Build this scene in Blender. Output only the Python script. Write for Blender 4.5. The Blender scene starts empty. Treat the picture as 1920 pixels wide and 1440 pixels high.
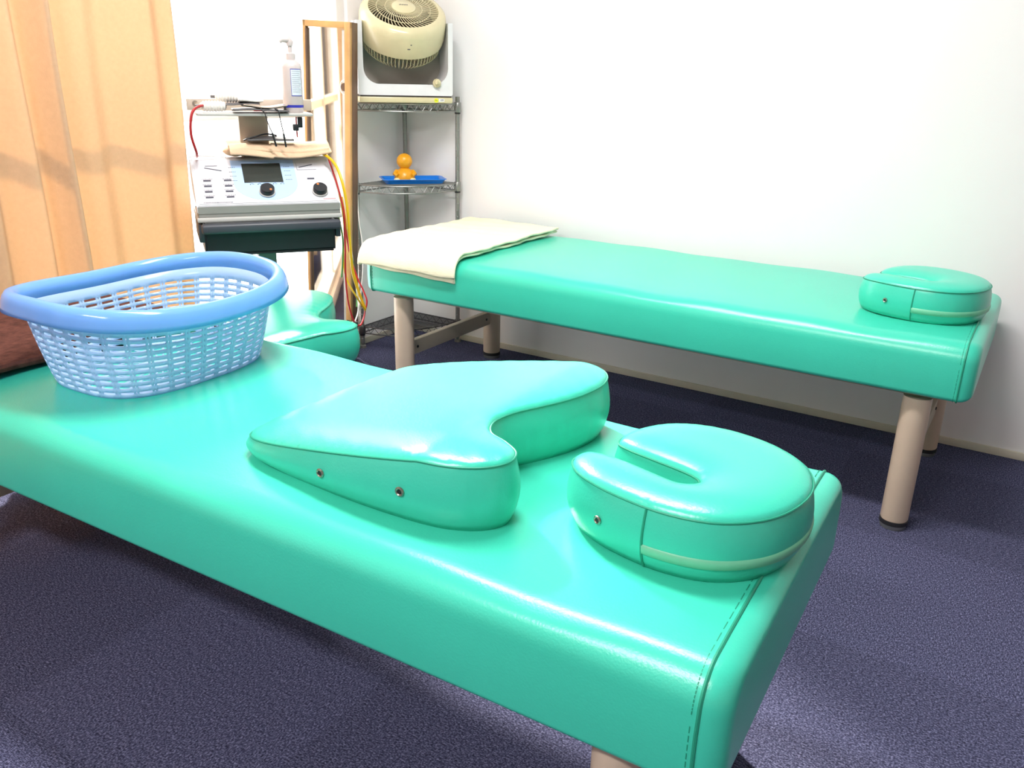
import bpy, bmesh, math, random
import numpy as np
from mathutils import Vector, Matrix
from mathutils.geometry import delaunay_2d_cdt
random.seed(7)
PI = math.pi
S = bpy.context.scene
COL = S.collection

# ------------------------------------------------------------------ camera
F_PX, YAW, PITCH, ROLL = 1584.25, 2.1292, 0.3507, 0.0234
CAM = Vector((1.7287, -2.755, 1.0438))
fwd = Vector((math.cos(YAW)*math.cos(PITCH), math.sin(YAW)*math.cos(PITCH), -math.sin(PITCH)))
rgt0 = Vector((math.sin(YAW), -math.cos(YAW), 0)); up0 = rgt0.cross(fwd)
cr, sr = math.cos(ROLL), math.sin(ROLL)
rgt = cr*rgt0 + sr*up0; upv = -sr*rgt0 + cr*up0
cd = bpy.data.cameras.new('camera'); cam = bpy.data.objects.new('camera', cd); COL.objects.link(cam)
m = Matrix((rgt, upv, -fwd)).transposed().to_4x4(); m.translation = CAM
cam.matrix_world = m
cd.sensor_width = 36; cd.lens = F_PX/1920*36; cd.clip_start = .02; cd.clip_end = 100
S.camera = cam

# ------------------------------------------------------------------ world, lights, exposure
S.view_settings.view_transform = 'Standard'; S.view_settings.look = 'None'
S.view_settings.gamma = 1; S.view_settings.use_curve_mapping = False
S.view_settings.exposure = 1.0
w = bpy.data.worlds.new('World'); S.world = w; w.use_nodes = True
bg = w.node_tree.nodes['Background']; bg.inputs[0].default_value = (1.0, .98, .94, 1); bg.inputs[1].default_value = 2.7
def light(name, kind, loc, rot, energy, **k):
    d = bpy.data.lights.new(name, kind); d.energy = energy
    for a, b in k.items(): setattr(d, a, b)
    o = bpy.data.objects.new(name, d); COL.objects.link(o); o.location = loc; o.rotation_euler = rot
    return o
sun = light('sun', 'SUN', (-3, -2, 4), (0, 0, 0), 6.0, angle=math.radians(5), color=(1, .95, .86))
sun.rotation_euler = Vector((1.0, -.52, -.80)).to_track_quat('-Z', 'Y').to_euler()
# light of the two ceiling fixtures (their bodies are built further down)
FIX = [((.75, -1.55, 2.36), (1.2, .2)), ((1.1, -3.8, 2.36), (1.2, .2))]
LA = [light('ceiling_lamp_glow', 'AREA', (x, y, z-.012), (0, 0, 0), e, shape='RECTANGLE', size=sx, size_y=sy, color=(1, .98, .965))
      for ((x, y, z), (sx, sy)), e in zip(FIX, (27, 36))]

# ------------------------------------------------------------------ materials
def lin(c):
    return tuple(((v/255)/12.92 if v/255 <= .04045 else ((v/255+.055)/1.055)**2.4) for v in c)+(1,)
def mat(name, rgb, rough=.5, metal=0, spec=.5, trans=0, noise=None, bump=0, bscale=200, coat=0, ior=1.5, alpha=1, sss=0, emit=0):
    m = bpy.data.materials.new(name); m.use_nodes = True; nt = m.node_tree; b = nt.nodes['Principled BSDF']
    c = lin(rgb) if max(rgb) > 1.01 else tuple(rgb)+(1,)
    b.inputs['Base Color'].default_value = c; b.inputs['Roughness'].default_value = rough
    b.inputs['Metallic'].default_value = metal; b.inputs['Specular IOR Level'].default_value = spec
    b.inputs['Transmission Weight'].default_value = trans; b.inputs['IOR'].default_value = ior
    b.inputs['Coat Weight'].default_value = coat; b.inputs['Alpha'].default_value = alpha
    if emit: b.inputs['Emission Color'].default_value = c; b.inputs['Emission Strength'].default_value = emit
    tc = nt.nodes.new('ShaderNodeTexCoord')
    n = nt.nodes.new('ShaderNodeTexNoise'); n.inputs['Scale'].default_value = noise[1] if noise else 30
    n.inputs['Detail'].default_value = 5; nt.links.new(tc.outputs['Object'], n.inputs['Vector'])
    amt = noise[0] if noise else .04
    mx = nt.nodes.new('ShaderNodeMixRGB'); mx.blend_type = 'MULTIPLY'; mx.inputs[0].default_value = 1; mx.inputs[1].default_value = c
    mr = nt.nodes.new('ShaderNodeMapRange'); mr.inputs[1].default_value = .3; mr.inputs[2].default_value = .7
    mr.inputs[3].default_value = 1-amt; mr.inputs[4].default_value = 1+amt*.3
    nt.links.new(n.outputs[0], mr.inputs[0]); nt.links.new(mr.outputs[0], mx.inputs[2]); nt.links.new(mx.outputs[0], b.inputs['Base Color'])
    if bump:
        n2 = nt.nodes.new('ShaderNodeTexNoise'); n2.inputs['Scale'].default_value = bscale; n2.inputs['Detail'].default_value = 4
        nt.links.new(tc.outputs['Object'], n2.inputs['Vector'])
        bp = nt.nodes.new('ShaderNodeBump'); bp.inputs['Strength'].default_value = bump; bp.inputs['Distance'].default_value = .002
        nt.links.new(n2.outputs[0], bp.inputs['Height']); nt.links.new(bp.outputs[0], b.inputs['Normal'])
    return m
def translucent_mix(m, rgb, fac):
    nt = m.node_tree; b = nt.nodes['Principled BSDF']; out = nt.nodes['Material Output']
    t = nt.nodes.new('ShaderNodeBsdfTranslucent'); t.inputs[0].default_value = lin(rgb)
    mx = nt.nodes.new('ShaderNodeMixShader'); mx.inputs[0].default_value = fac
    nt.links.new(b.outputs[0], mx.inputs[1]); nt.links.new(t.outputs[0], mx.inputs[2]); nt.links.new(mx.outputs[0], out.inputs[0])
    return m
M = {}
M['vinyl'] = mat('green_vinyl', (.05, .58, .42), .28, spec=.55, noise=(.05, 4), bump=.12, bscale=350)
M['vinyl_seam'] = mat('green_vinyl_seam', (.015, .30, .19), .5)
M['vinyl_strip'] = mat('pale_green_strip', (.17, .56, .36), .45)
M['wall_buff'] = mat('buff_wall', (.46, .42, .38), .85, spec=.2)  # darker tone picked for the two unseen walls to cut bounced fill light
M['wall'] = mat('white_wall', (.87, .84, .845), .85, spec=.2, noise=(.02, 3), bump=.08, bscale=120)
M['base'] = mat('baseboard_cream', (.66, .60, .50), .6)
M['ceil'] = mat('white_ceiling', (.70, .69, .68), .9)
M['leg'] = mat('beige_paint', (.60, .47, .36), .38)
M['leg_dark'] = mat('beige_bar_paint', (.42, .36, .28), .45)
M['rubber'] = mat('black_rubber', (.012, .012, .014), .5)
M['black'] = mat('black_plastic', (.012, .013, .017), .42)
M['charcoal'] = mat('charcoal_plastic', (.05, .055, .07), .4)
M['chrome'] = mat('chrome_wire', (.30, .305, .29), .38, metal=.75)
M['steel'] = mat('grommet_steel', (.45, .40, .33), .3, metal=1)
M['towel'] = mat('cream_towel', (.88, .83, .62), .95, spec=.1, bump=.7, bscale=260)
M['brown'] = mat('brown_blanket', (.115, .045, .035), .95, spec=.1, noise=(.45, 60), bump=1, bscale=160)
M['curtain'] = translucent_mix(mat('beige_curtain', (.70, .55, .39), .9, spec=.1, noise=(.08, 90), bump=.3, bscale=400), (212, 180, 142), .44)
M['basket'] = translucent_mix(mat('blue_basket_plastic', (.50, .68, .90), .22, spec=.5), (205, 228, 255), .42)
M['basket_rim'] = translucent_mix(mat('blue_rim_plastic', (.24, .50, .93), .16, spec=.5), (150, 205, 255), .35)
M['m_white'] = mat('machine_white', (.66, .66, .70), .35)
M['m_grey'] = mat('machine_grey', (.27, .265, .25), .4)
M['m_trim'] = mat('machine_trim', (.52, .51, .49), .35)
M['taupe'] = mat('taupe_metal', (.47, .40, .33), .5)
M['greygreen'] = mat('grey_green_metal', (.20, .23, .21), .5)
M['screen'] = mat('screen_glass', (.035, .04, .036), .12)
M['print'] = mat('printed_dark', (.06, .06, .09), .6)
M['print_red'] = mat('printed_red', (.6, .12, .10), .6)
M['print_blue'] = mat('label_blue', (.02, .025, .35), .5)
M['paper'] = mat('label_paper', (.62, .67, .74), .6)
M['blue_panel'] = mat('panel_blue_print', (.42, .58, .86), .4)
M['orange'] = mat('orange_mark', (.75, .20, .05), .5)
M['white'] = mat('white_plastic', (.80, .80, .80), .3)
M['offw'] = mat('sponge_white', (.75, .72, .68), .9, bump=.4)
M['cloth'] = mat('beige_cloth', (.66, .47, .32), .95, spec=.1, noise=(.12, 25), bump=.5)
M['pad'] = mat('grey_rubber_pad', (.10, .095, .10), .6)
M['padtop'] = mat('taupe_pad_top', (.50, .41, .34), .9)
M['red'] = mat('red_cable', (.42, .015, .02), .4)
M['yellow'] = mat('yellow_cable', (.72, .45, .01), .4)
M['green'] = mat('green_cable', (.05, .25, .05), .4)
M['cream_pl'] = mat('cream_plastic', (.66, .585, .37), .22)
M['fan_shade'] = mat('fan_recess_shade', (.40, .37, .32), .5)  # shade inside the fan recess, put into the plastic's colour
M['fan_white'] = mat('fan_white_plastic', (.74, .74, .76), .35)
M['dark_in'] = mat('fan_dark_inside', (.022, .015, .010), .6)
M['fig'] = mat('orange_toy', (.80, .36, .015), .3)
M['figc'] = mat('cream_toy_foot', (.85, .72, .35), .4)
M['tray'] = mat('blue_tray', (.01, .19, .72), .25)
M['wood'] = mat('orange_wood', (.60, .33, .12), .4, noise=(.25, 12))
M['wood_d'] = mat('brown_wood_edge', (.16, .085, .05), .5, noise=(.3, 12))
M['mirror'] = mat('mirror_glass', (.92, .92, .90), .03, metal=1)
M['alu'] = mat('window_frame_white', (.75, .73, .70), .4)
M['yel_st'] = mat('yellow_sticker', (.85, .90, .02), .5)
M['darkwire'] = mat('dark_wire', (.11, .11, .115), .35, metal=.8)
M['lamp'] = mat('lamp_diffuser', (.9, .9, .88), .5, emit=3)
M['tie'] = mat('black_tie', (.01, .01, .01), .5)

def carpet():
    m = bpy.data.materials.new('navy_carpet_tile'); m.use_nodes = True; nt = m.node_tree; b = nt.nodes['Principled BSDF']
    N = nt.nodes.new; L = nt.links.new
    b.inputs['Roughness'].default_value = .97; b.inputs['Specular IOR Level'].default_value = .1
    tc = N('ShaderNodeTexCoord')
    # half metre tiles laid quarter-turned: grain along X or Y by checker
    ck = N('ShaderNodeTexChecker'); ck.inputs['Scale'].default_value = 2.0
    mp0 = N('ShaderNodeMapping'); mp0.inputs['Location'].default_value = (.13, .22, .003); L(tc.outputs['Object'], mp0.inputs[0]); L(mp0.outputs[0], ck.inputs['Vector'])
    def grain(sx, sy):
        mp = N('ShaderNodeMapping'); mp.inputs['Scale'].default_value = (sx, sy, 1); L(tc.outputs['Object'], mp.inputs[0])
        n = N('ShaderNodeTexNoise'); n.inputs['Scale'].default_value = 1; n.inputs['Detail'].default_value = 3; n.inputs['Roughness'].default_value = .6
        L(mp.outputs[0], n.inputs['Vector']); return n
    g1, g2 = grain(110, 900), grain(900, 110)
    mx = N('ShaderNodeMixRGB'); L(ck.outputs['Fac'], mx.inputs[0]); L(g1.outputs[0], mx.inputs[1]); L(g2.outputs[0], mx.inputs[2])
    n3 = N('ShaderNodeTexNoise'); n3.inputs['Scale'].default_value = 300; n3.inputs['Detail'].default_value = 6; L(tc.outputs['Object'], n3.inputs['Vector'])
    ad = N('ShaderNodeMixRGB'); ad.inputs[0].default_value = .5; L(mx.outputs[0], ad.inputs[1]); L(n3.outputs[0], ad.inputs[2])
    cr_ = N('ShaderNodeValToRGB'); e = cr_.color_ramp.elements
    e[0].position = .38; e[0].color = (.014, .014, .030, 1); e[1].position = .64; e[1].color = (.22, .22, .36, 1)
    k = cr_.color_ramp.elements.new(.5); k.color = (.055, .057, .112, 1)
    L(ad.outputs[0], cr_.inputs[0])
    tone = N('ShaderNodeMixRGB'); tone.blend_type = 'MULTIPLY'; tone.inputs[0].default_value = 1
    t2 = N('ShaderNodeMapRange'); t2.inputs[3].default_value = .91; t2.inputs[4].default_value = 1.04; L(ck.outputs['Fac'], t2.inputs[0])
    L(cr_.outputs[0], tone.inputs[1]); L(t2.outputs[0], tone.inputs[2]); L(tone.outputs[0], b.inputs['Base Color'])
    bp = N('ShaderNodeBump'); bp.inputs['Strength'].default_value = .3; bp.inputs['Distance'].default_value = .002
    L(ad.outputs[0], bp.inputs['Height']); L(bp.outputs[0], b.inputs['Normal'])
    return m
M['carpet'] = carpet()

# ------------------------------------------------------------------ mesh helpers
class MB:
    def __init__(s): s.v = []; s.f = []; s.mi = []; s.cur = 0
    def add(s, V, Fs, T=None):
        o = len(s.v)
        for p in V:
            p = Vector(p)
            s.v.append(tuple(T @ p) if T is not None else tuple(p))
        for f in Fs: s.f.append([i+o for i in f]); s.mi.append(s.cur)
        return s
    def box(s, c, size, T=None, bev=0, seg=2):
        bm = bmesh.new(); bmesh.ops.create_cube(bm, size=1)
        for v in bm.verts: v.co = Vector((v.co.x*size[0]+c[0], v.co.y*size[1]+c[1], v.co.z*size[2]+c[2]))
        if bev: bmesh.ops.bevel(bm, geom=list(bm.edges), offset=bev, segments=seg, affect='EDGES', profile=.5)
        bm.verts.index_update()
        s.add([v.co.copy() for v in bm.verts], [[v.index for v in f.verts] for f in bm.faces], T); bm.free(); return s
    def lathe(s, prof, n=32, c=(0, 0, 0), T=None, caps=True):
        V = []; Fs = []
        for r, z in prof:
            for i in range(n):
                a = 2*PI*i/n; V.append((c[0]+r*math.cos(a), c[1]+r*math.sin(a), c[2]+z))
        for k in range(len(prof)-1):
            for i in range(n):
                j = (i+1) % n; Fs.append([k*n+i, k*n+j, (k+1)*n+j, (k+1)*n+i])
        if caps:
            Fs.append([i for i in range(n)][::-1]); Fs.append([(len(prof)-1)*n+i for i in range(n)])
        return s.add(V, Fs, T)
    def tube(s, pts, r, n=8, closed=False, T=None, caps=True):
        P = [Vector(p) for p in pts]; V = []; Fs = []; K = len(P)
        prev = None
        for k in range(K):
            a = P[(k-1) % K] if (closed or k > 0) else P[k]; b = P[(k+1) % K] if (closed or k < K-1) else P[k]
            t = (b-a); t = t.normalized() if t.length > 1e-9 else Vector((0, 0, 1))
            if prev is None:
                nn = t.orthogonal().normalized()
            else:
                nn = prev - t*prev.dot(t); nn = nn.normalized() if nn.length > 1e-6 else t.orthogonal().normalized()
            prev = nn; bb = t.cross(nn); rr = r[k] if isinstance(r, (list, tuple)) else r
            for i in range(n):
                an = 2*PI*i/n; V.append(P[k]+(nn*math.cos(an)+bb*math.sin(an))*rr)
        for k in range(K if closed else K-1):
            k2 = (k+1) % K
            for i in range(n):
                j = (i+1) % n; Fs.append([k*n+i, k*n+j, k2*n+j, k2*n+i])
        if not closed and caps:
            Fs.append(list(range(n))[::-1]); Fs.append([(K-1)*n+i for i in range(n)])
        return s.add(V, Fs, T)
    def grid(s, fn, nu, nv, T=None, closed_u=False):
        V = [fn(i/(nu if closed_u else nu-1), j/(nv-1)) for j in range(nv) for i in range(nu)]; Fs = []
        for j in range(nv-1):
            for i in range(nu if closed_u else nu-1):
                i2 = (i+1) % nu; Fs.append([j*nu+i, j*nu+i2, (j+1)*nu+i2, (j+1)*nu+i])
        return s.add(V, Fs, T)
    def prism(s, poly, z0, z1, T=None):
        n = len(poly); V = [(x, y, z0) for x, y in poly]+[(x, y, z1) for x, y in poly]
        Fs = [list(range(n))[::-1], [n+i for i in range(n)]]+[[i, (i+1) % n, n+(i+1) % n, n+i] for i in range(n)]
        return s.add(V, Fs, T)
    def sphere(s, c, r, T=None, nu=24, nv=14, sc=(1, 1, 1)):
        V = []; Fs = []
        for j in range(1, nv):
            th = PI*j/nv
            for i in range(nu):
                a = 2*PI*i/nu; V.append((c[0]+r*sc[0]*math.sin(th)*math.cos(a), c[1]+r*sc[1]*math.sin(th)*math.sin(a), c[2]+r*sc[2]*math.cos(th)))
        for j in range(nv-2):
            for i in range(nu):
                i2 = (i+1) % nu; Fs.append([j*nu+i, (j+1)*nu+i, (j+1)*nu+i2, j*nu+i2])
        V.append((c[0], c[1], c[2]+r*sc[2])); V.append((c[0], c[1], c[2]-r*sc[2])); t = len(V)-2
        for i in range(nu):
            i2 = (i+1) % nu; Fs.append([t, i, i2]); Fs.append([t+1, (nv-2)*nu+i2, (nv-2)*nu+i])
        return s.add(V, Fs, T)
    def build(s, name, mats, parent=None, smooth=40, solid=0, sub=0, loc=None, recalc=True):
        me = bpy.data.meshes.new(name); me.from_pydata(s.v, [], s.f); me.update()
        if not isinstance(mats, (list, tuple)): mats = [mats]
        for x in mats: me.materials.append(x)
        for p, i in zip(me.polygons, s.mi): p.material_index = i
        if recalc:
            bm = bmesh.new(); bm.from_mesh(me); bmesh.ops.recalc_face_normals(bm, faces=bm.faces); bm.to_mesh(me); bm.free()
        if smooth:
            me.polygons.foreach_set('use_smooth', [True]*len(me.polygons)); me.set_sharp_from_angle(angle=math.radians(smooth))
        o = bpy.data.objects.new(name, me); COL.objects.link(o)
        if parent: o.parent = parent
        if loc: o.location = loc
        if solid: md = o.modifiers.new('solid', 'SOLIDIFY'); md.thickness = solid; md.offset = 0
        if sub: md = o.modifiers.new('sub', 'SUBSURF'); md.levels = sub; md.render_levels = sub
        return o
def tag(o, label=None, cat=None, group=None, kind=None):
    for k, v in (('label', label), ('category', cat), ('group', group), ('kind', kind)):
        if v: o[k] = v
    return o
def empty(name, loc=(0, 0, 0), rz=0):
    o = bpy.data.objects.new(name, None); COL.objects.link(o); o.location = loc; o.rotation_euler = (0, 0, rz); o.empty_display_size = .05
    return o
def copy_tree(o, parent=None):
    c = o.copy(); COL.objects.link(c)
    if parent: c.parent = parent
    for ch in list(o.children): copy_tree(ch, c)
    return c
def structure(mb, name, m_, **k): return tag(mb.build(name, m_, **k), kind='structure')
def crom(pts, n=8, closed=False):
    P = [Vector(p) for p in pts]; K = len(P); out = []
    for k in range(K if closed else K-1):
        g = lambda i: P[i % K] if closed else P[max(0, min(K-1, i))]
        a, b, c, d = g(k-1), g(k), g(k+1), g(k+2)
        for j in range(n):
            t = j/n; out.append(.5*((2*b)+(c-a)*t+(2*a-5*b+4*c-d)*t*t+(3*b-a-3*c+d)*t**3))
    if not closed: out.append(P[-1])
    return out
def frameT(O, u, n):           # local x = u, local y = n, z up
    u = Vector(u).normalized(); n = Vector(n).normalized()
    t = Matrix((u, n, u.cross(n))).transposed().to_4x4(); t.translation = Vector(O); return t

# ------------------------------------------------------------------ room
XW, YE, XE, CZ = -.534, -5.0, 3.4, 2.4
structure(MB().box(((XW+XE)/2, (YE)/2, -.03), (XE-XW+.3, -YE+.3, .06)), 'floor', M['carpet'])
structure(MB().box(((XW+XE)/2, (YE)/2, CZ+.03), (XE-XW+.3, -YE+.3, .06)), 'ceiling', M['ceil'])
structure(MB().box(((XW+XE)/2, .05, CZ/2), (XE-XW+.2, .1, CZ)), 'wall_back', M['wall'])
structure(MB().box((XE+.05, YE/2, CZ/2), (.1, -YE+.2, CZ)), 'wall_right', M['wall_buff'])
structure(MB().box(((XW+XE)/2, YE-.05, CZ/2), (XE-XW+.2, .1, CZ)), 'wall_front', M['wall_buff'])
WY0, WY1, WZ0, WZ1 = -2.75, -.30, .06, 2.12         # glazed opening in the left wall
wl = MB()
wl.box((XW-.05, (WY1+.0)/2, CZ/2), (.1, -WY1, CZ)); wl.box((XW-.05, (WY0+YE)/2, CZ/2), (.1, WY0-YE, CZ))
wl.box((XW-.05, (WY0+WY1)/2, (WZ1+CZ)/2), (.1, WY1-WY0, CZ-WZ1)); wl.box((XW-.05, (WY0+WY1)/2, WZ0/2), (.1, WY1-WY0, WZ0))
structure(wl, 'wall_left', M['wall'])
structure(MB().box(((XW+XE)/2, -.004, .012), (XE-XW-.002, .008, .024), bev=.002), 'baseboard_back', M['base'])
structure(MB().box((XW+.004, -.16, .012), (.008, .30, .024), bev=.002), 'baseboard_left', M['base'])
wf = empty('window_1', (XW-.05, (WY0+WY1)/2, 0)); tag(wf, kind='structure')
fr = MB(); cy = 0; hw = (WY1-WY0)/2
fr.box((0, -hw+.02, (WZ0+WZ1)/2), (.07, .04, WZ1-WZ0), bev=.003); fr.box((0, hw-.02, (WZ0+WZ1)/2), (.07, .04, WZ1-WZ0), bev=.003)
fr.box((0, 0, WZ0+.02), (.07, 2*hw, .04), bev=.003); fr.box((0, 0, WZ1-.02), (.07, 2*hw, .04), bev=.003)
fr.box((0, -.1, (WZ0+WZ1)/2), (.05, .05, WZ1-WZ0), bev=.003)
fr.box((.0, 0, .905), (.036, 2*hw, .036), bev=.003)
tag(fr.build('window_frame', M['alu'], wf), kind='structure')
gl = bpy.data.materials.new('window_glass'); gl.use_nodes = True
nt = gl.node_tree; nt.nodes.remove(nt.nodes['Principled BSDF'])
g = nt.nodes.new('ShaderNodeBsdfGlossy'); g.inputs['Roughness'].default_value = .02
tr = nt.nodes.new('ShaderNodeBsdfTransparent'); fz = nt.nodes.new('ShaderNodeFresnel'); fz.inputs[0].default_value = 1.25
mxn = nt.nodes.new('ShaderNodeMixShader'); nt.links.new(fz.outputs[0], mxn.inputs[0]); nt.links.new(tr.outputs[0], mxn.inputs[1]); nt.links.new(g.outputs[0], mxn.inputs[2])
nt.links.new(mxn.outputs[0], nt.nodes['Material Output'].inputs[0]); M['glass'] = gl
tag(MB().box((-.005, -hw/2-.05, (WZ0+WZ1)/2), (.004, hw-.06, WZ1-WZ0-.06)).build('pane', gl, wf), kind='structure')
tag(MB().box((-.005, hw/2-.05, (WZ0+WZ1)/2), (.004, hw-.06, WZ1-WZ0-.06)).build('pane', gl, wf), kind='structure')
for (x, y, z), (sx, sy) in FIX:
    r = empty('ceiling_light', (x, y, CZ)); tag(r, 'long white ceiling light fixture above the '+('treatment beds' if y > -2.5 else 'near side of the room'), 'ceiling light')
    MB().box((0, 0, -.012), (sx+.06, sy+.06, .024), bev=.004).build('housing', M['white'], r)
    MB().box((0, 0, -.031), (sx, sy, .014), bev=.003).build('diffuser', M['lamp'], r)
for o, ((x, y, z), s_) in zip(LA, FIX): o.location.z = CZ-.045

# ------------------------------------------------------------------ curtain
def curtain():
    root = empty('curtain', (-.44, -2.2, 0)); tag(root, 'long cream beige curtain hanging in folds over the left of the window', 'curtain')
    y0, y1 = -3.4, -1.105; Ln = y1-y0
    rnd = random.Random(3)
    # fold profile as function of y
    ph = [rnd.uniform(0, 6) for _ in range(4)]
    def off(y, z):
        q = y/.128+.35*math.sin(y*9+ph[0])+.04*z
        p = (q % 1)                                     # skewed pleat: slow rise, quick return
        a = p/.68 if p < .68 else (1-p)/.32
        a = a*a*(3-2*a)
        big = .5+.5*math.sin(y*17+ph[2])
        return -.026+.056*a*(.55+.45*big)+.010*math.sin(y*31+ph[1]+.5*z)*(1+.2*z)+.005*math.sin(z*3+y*12)
    def fn(u, v):
        y = y0+Ln*u; z = .07+v*2.16
        return (off(y, z), y+2.2+.012*math.sin(y*26+ph[3])+.004*math.sin(z*5+y*9), z)
    MB().grid(fn, 520, 40).build('cloth_panel', M['curtain'], root, smooth=80, solid=.0012, recalc=False)
    MB().grid(lambda u, v: (off(y0+Ln*u, .07)+.0025, fn(u, 0)[1], .07+.03*v), 300, 3).build('hem', M['curtain'], root, smooth=80, recalc=False)
    MB().tube([(0.0, y0+2.2, 2.25), (0.0, .9+1.0, 2.25)], .012, 12).build('curtain_rail', M['alu'], root)
curtain()

# ------------------------------------------------------------------ massage beds
def bed_profile(W, T, rt=.045, rb=.012, crown=.004, n=8):
    """closed cross-section (y,z), z=0 top reference, going round; y in 0..W"""
    P = []
    def arc(cy, cz, r, a0, a1):
        for k in range(n+1):
            a = a0+(a1-a0)*k/n; P.append((cy+r*math.cos(a), cz+r*math.sin(a)))
    arc(rt, -rt, rt, PI, PI/2)
    for k in range(1, 12):
        y = rt+(W-2*rt)*k/12; P.append((y, crown*(1-(2*y/W-1)**2)))
    arc(W-rt, -rt, rt, PI/2, 0)
    arc(W-rb, -T+rb, rb, 0, -PI/2)
    for k in range(1, 8): P.append((W-rb-(W-2*rb)*k/8, -T))
    arc(rb, -T+rb, rb, -PI/2, -PI)
    for k in range(1, 4): P.append((0-.002*math.sin(PI*k/4), (-T+rb)+(T-rt-rb)*k/4))
    return P
def make_bed(L, W, T, zt, legs, bar_left=True):
    root = empty('massage_bed')
    P = bed_profile(W, T); n = len(P); cx = W/2; cz = -T/2
    rows = []
    K = 7; D = .030
    for k in range(K+1):                       # left cap
        t = k/K*PI/2; rows.append((D*(1-math.sin(t)), math.cos(t)))
    left = [(D*(1-math.cos(k/K*PI/2)), .026*(1-math.sin(k/K*PI/2))) for k in range(K+1)]
    seq = left+[(D+(L-2*D)*k/40, 0) for k in range(1, 40)]+[(L-a, i) for a, i in left[::-1]]
    V = []; Fs = []
    for x, inset in seq:
        for y, z in P:
            sy = (W/2-inset)/(W/2); sz = (T/2-inset*.75)/(T/2)
            wob = .0012*math.sin(x*23+y*5)+.0012*math.sin(x*11-z*20)
            V.append((x, cx+(y-cx)*sy, zt+cz+(z-cz)*sz+(wob if z > -.01 else 0)))
    R_ = len(seq)
    for k in range(R_-1):
        for i in range(n):
            j = (i+1) % n; Fs.append([k*n+i, (k+1)*n+i, (k+1)*n+j, k*n+j])
    Fs.append(list(range(n))); Fs.append([(R_-1)*n+i for i in range(n)][::-1])
    mb = MB(); mb.add(V, Fs); cu = mb.build('cushion', M['vinyl'], root, smooth=60)
    pr = lambda x, d: [Vector((x, cx+(y-cx)*(1+d/(W/2)), zt+cz+(z-cz)*(1+d/(T/2)))) for y, z in P]
    for x in (D, L-D):
        MB().tube(pr(x, .0006), .0022, 6, closed=True).build('seam', M['vinyl_seam'], cu)
    sg = 1 if True else 0
    st = MB()
    for xx in (L-D-.007, D+.007):
        C = crom(pr(xx, .0004), 6, closed=True)
        for i in range(0, len(C)-3, 3): st.tube([C[i], C[i+2]], .0006, 4)
    s_ = st.build('stitching', M['vinyl_seam'], cu); s_['kind'] = 'stuff'
    zb = zt-T
    MB().box((L/2, W/2, zb-.008), (L-.16, W-.10, .016), bev=.002).build('base_board', M['leg_dark'], root)
    for (x, y) in legs:
        lg = MB().lathe([(.031, .022), (.0325, .026), (.0325, zb-.016)], 32, (x, y, 0)).build('leg', M['leg'], root)
        MB().lathe([(.0335, .012), (.0335, .022), (.031, .0225)], 32, (x, y, 0)).build('rubber_ring', M['rubber'], lg)
        MB().lathe([(.030, 0), (.031, .003), (.031, .012)], 32, (x, y, 0)).build('foot_disc', M['chrome'], lg)
    xs = sorted(set(p[0] for p in legs))
    for xb in xs:
        ys = sorted(p[1] for p in legs if p[0] == xb)
        b = MB().box((xb, sum(ys)/2, .165), (.022, ys[1]-ys[0]-.06, .05), bev=.002).build('crossbar', M['leg_dark'], root)
        for y in (ys[0]+.055, ys[1]-.055):
            MB().lathe([(.0045, 0), (.0045, .003)], 12, T=Matrix.Translation((xb+.0105, y, .165)) @ Matrix.Rotation(PI/2, 4, 'Y')).build('bolt', M['black'], b)
    return root
ZT, TH = .5026, .137
far = make_bed(1.8, .644, TH, ZT, [(.119, .055), (.119, .585), (1.687, .055), (1.687, .585)])
far.location = (-.1374, -.7009, 0)
tag(far, 'green vinyl treatment bed along the white back wall with a folded towel on one end', 'massage bed', 'green vinyl massage beds')
near = make_bed(1.8, .578, .143, ZT, [(.119, .06), (.119, .47), (1.67, .06), (1.67, .47)])
near.location = (-.2325, -2.1381, 0); near.rotation_euler = (0, 0, .0275)
tag(near, 'green vinyl treatment bed in the foreground carrying the blue basket and two cushions', 'massage bed', 'green vinyl massage beds')

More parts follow.
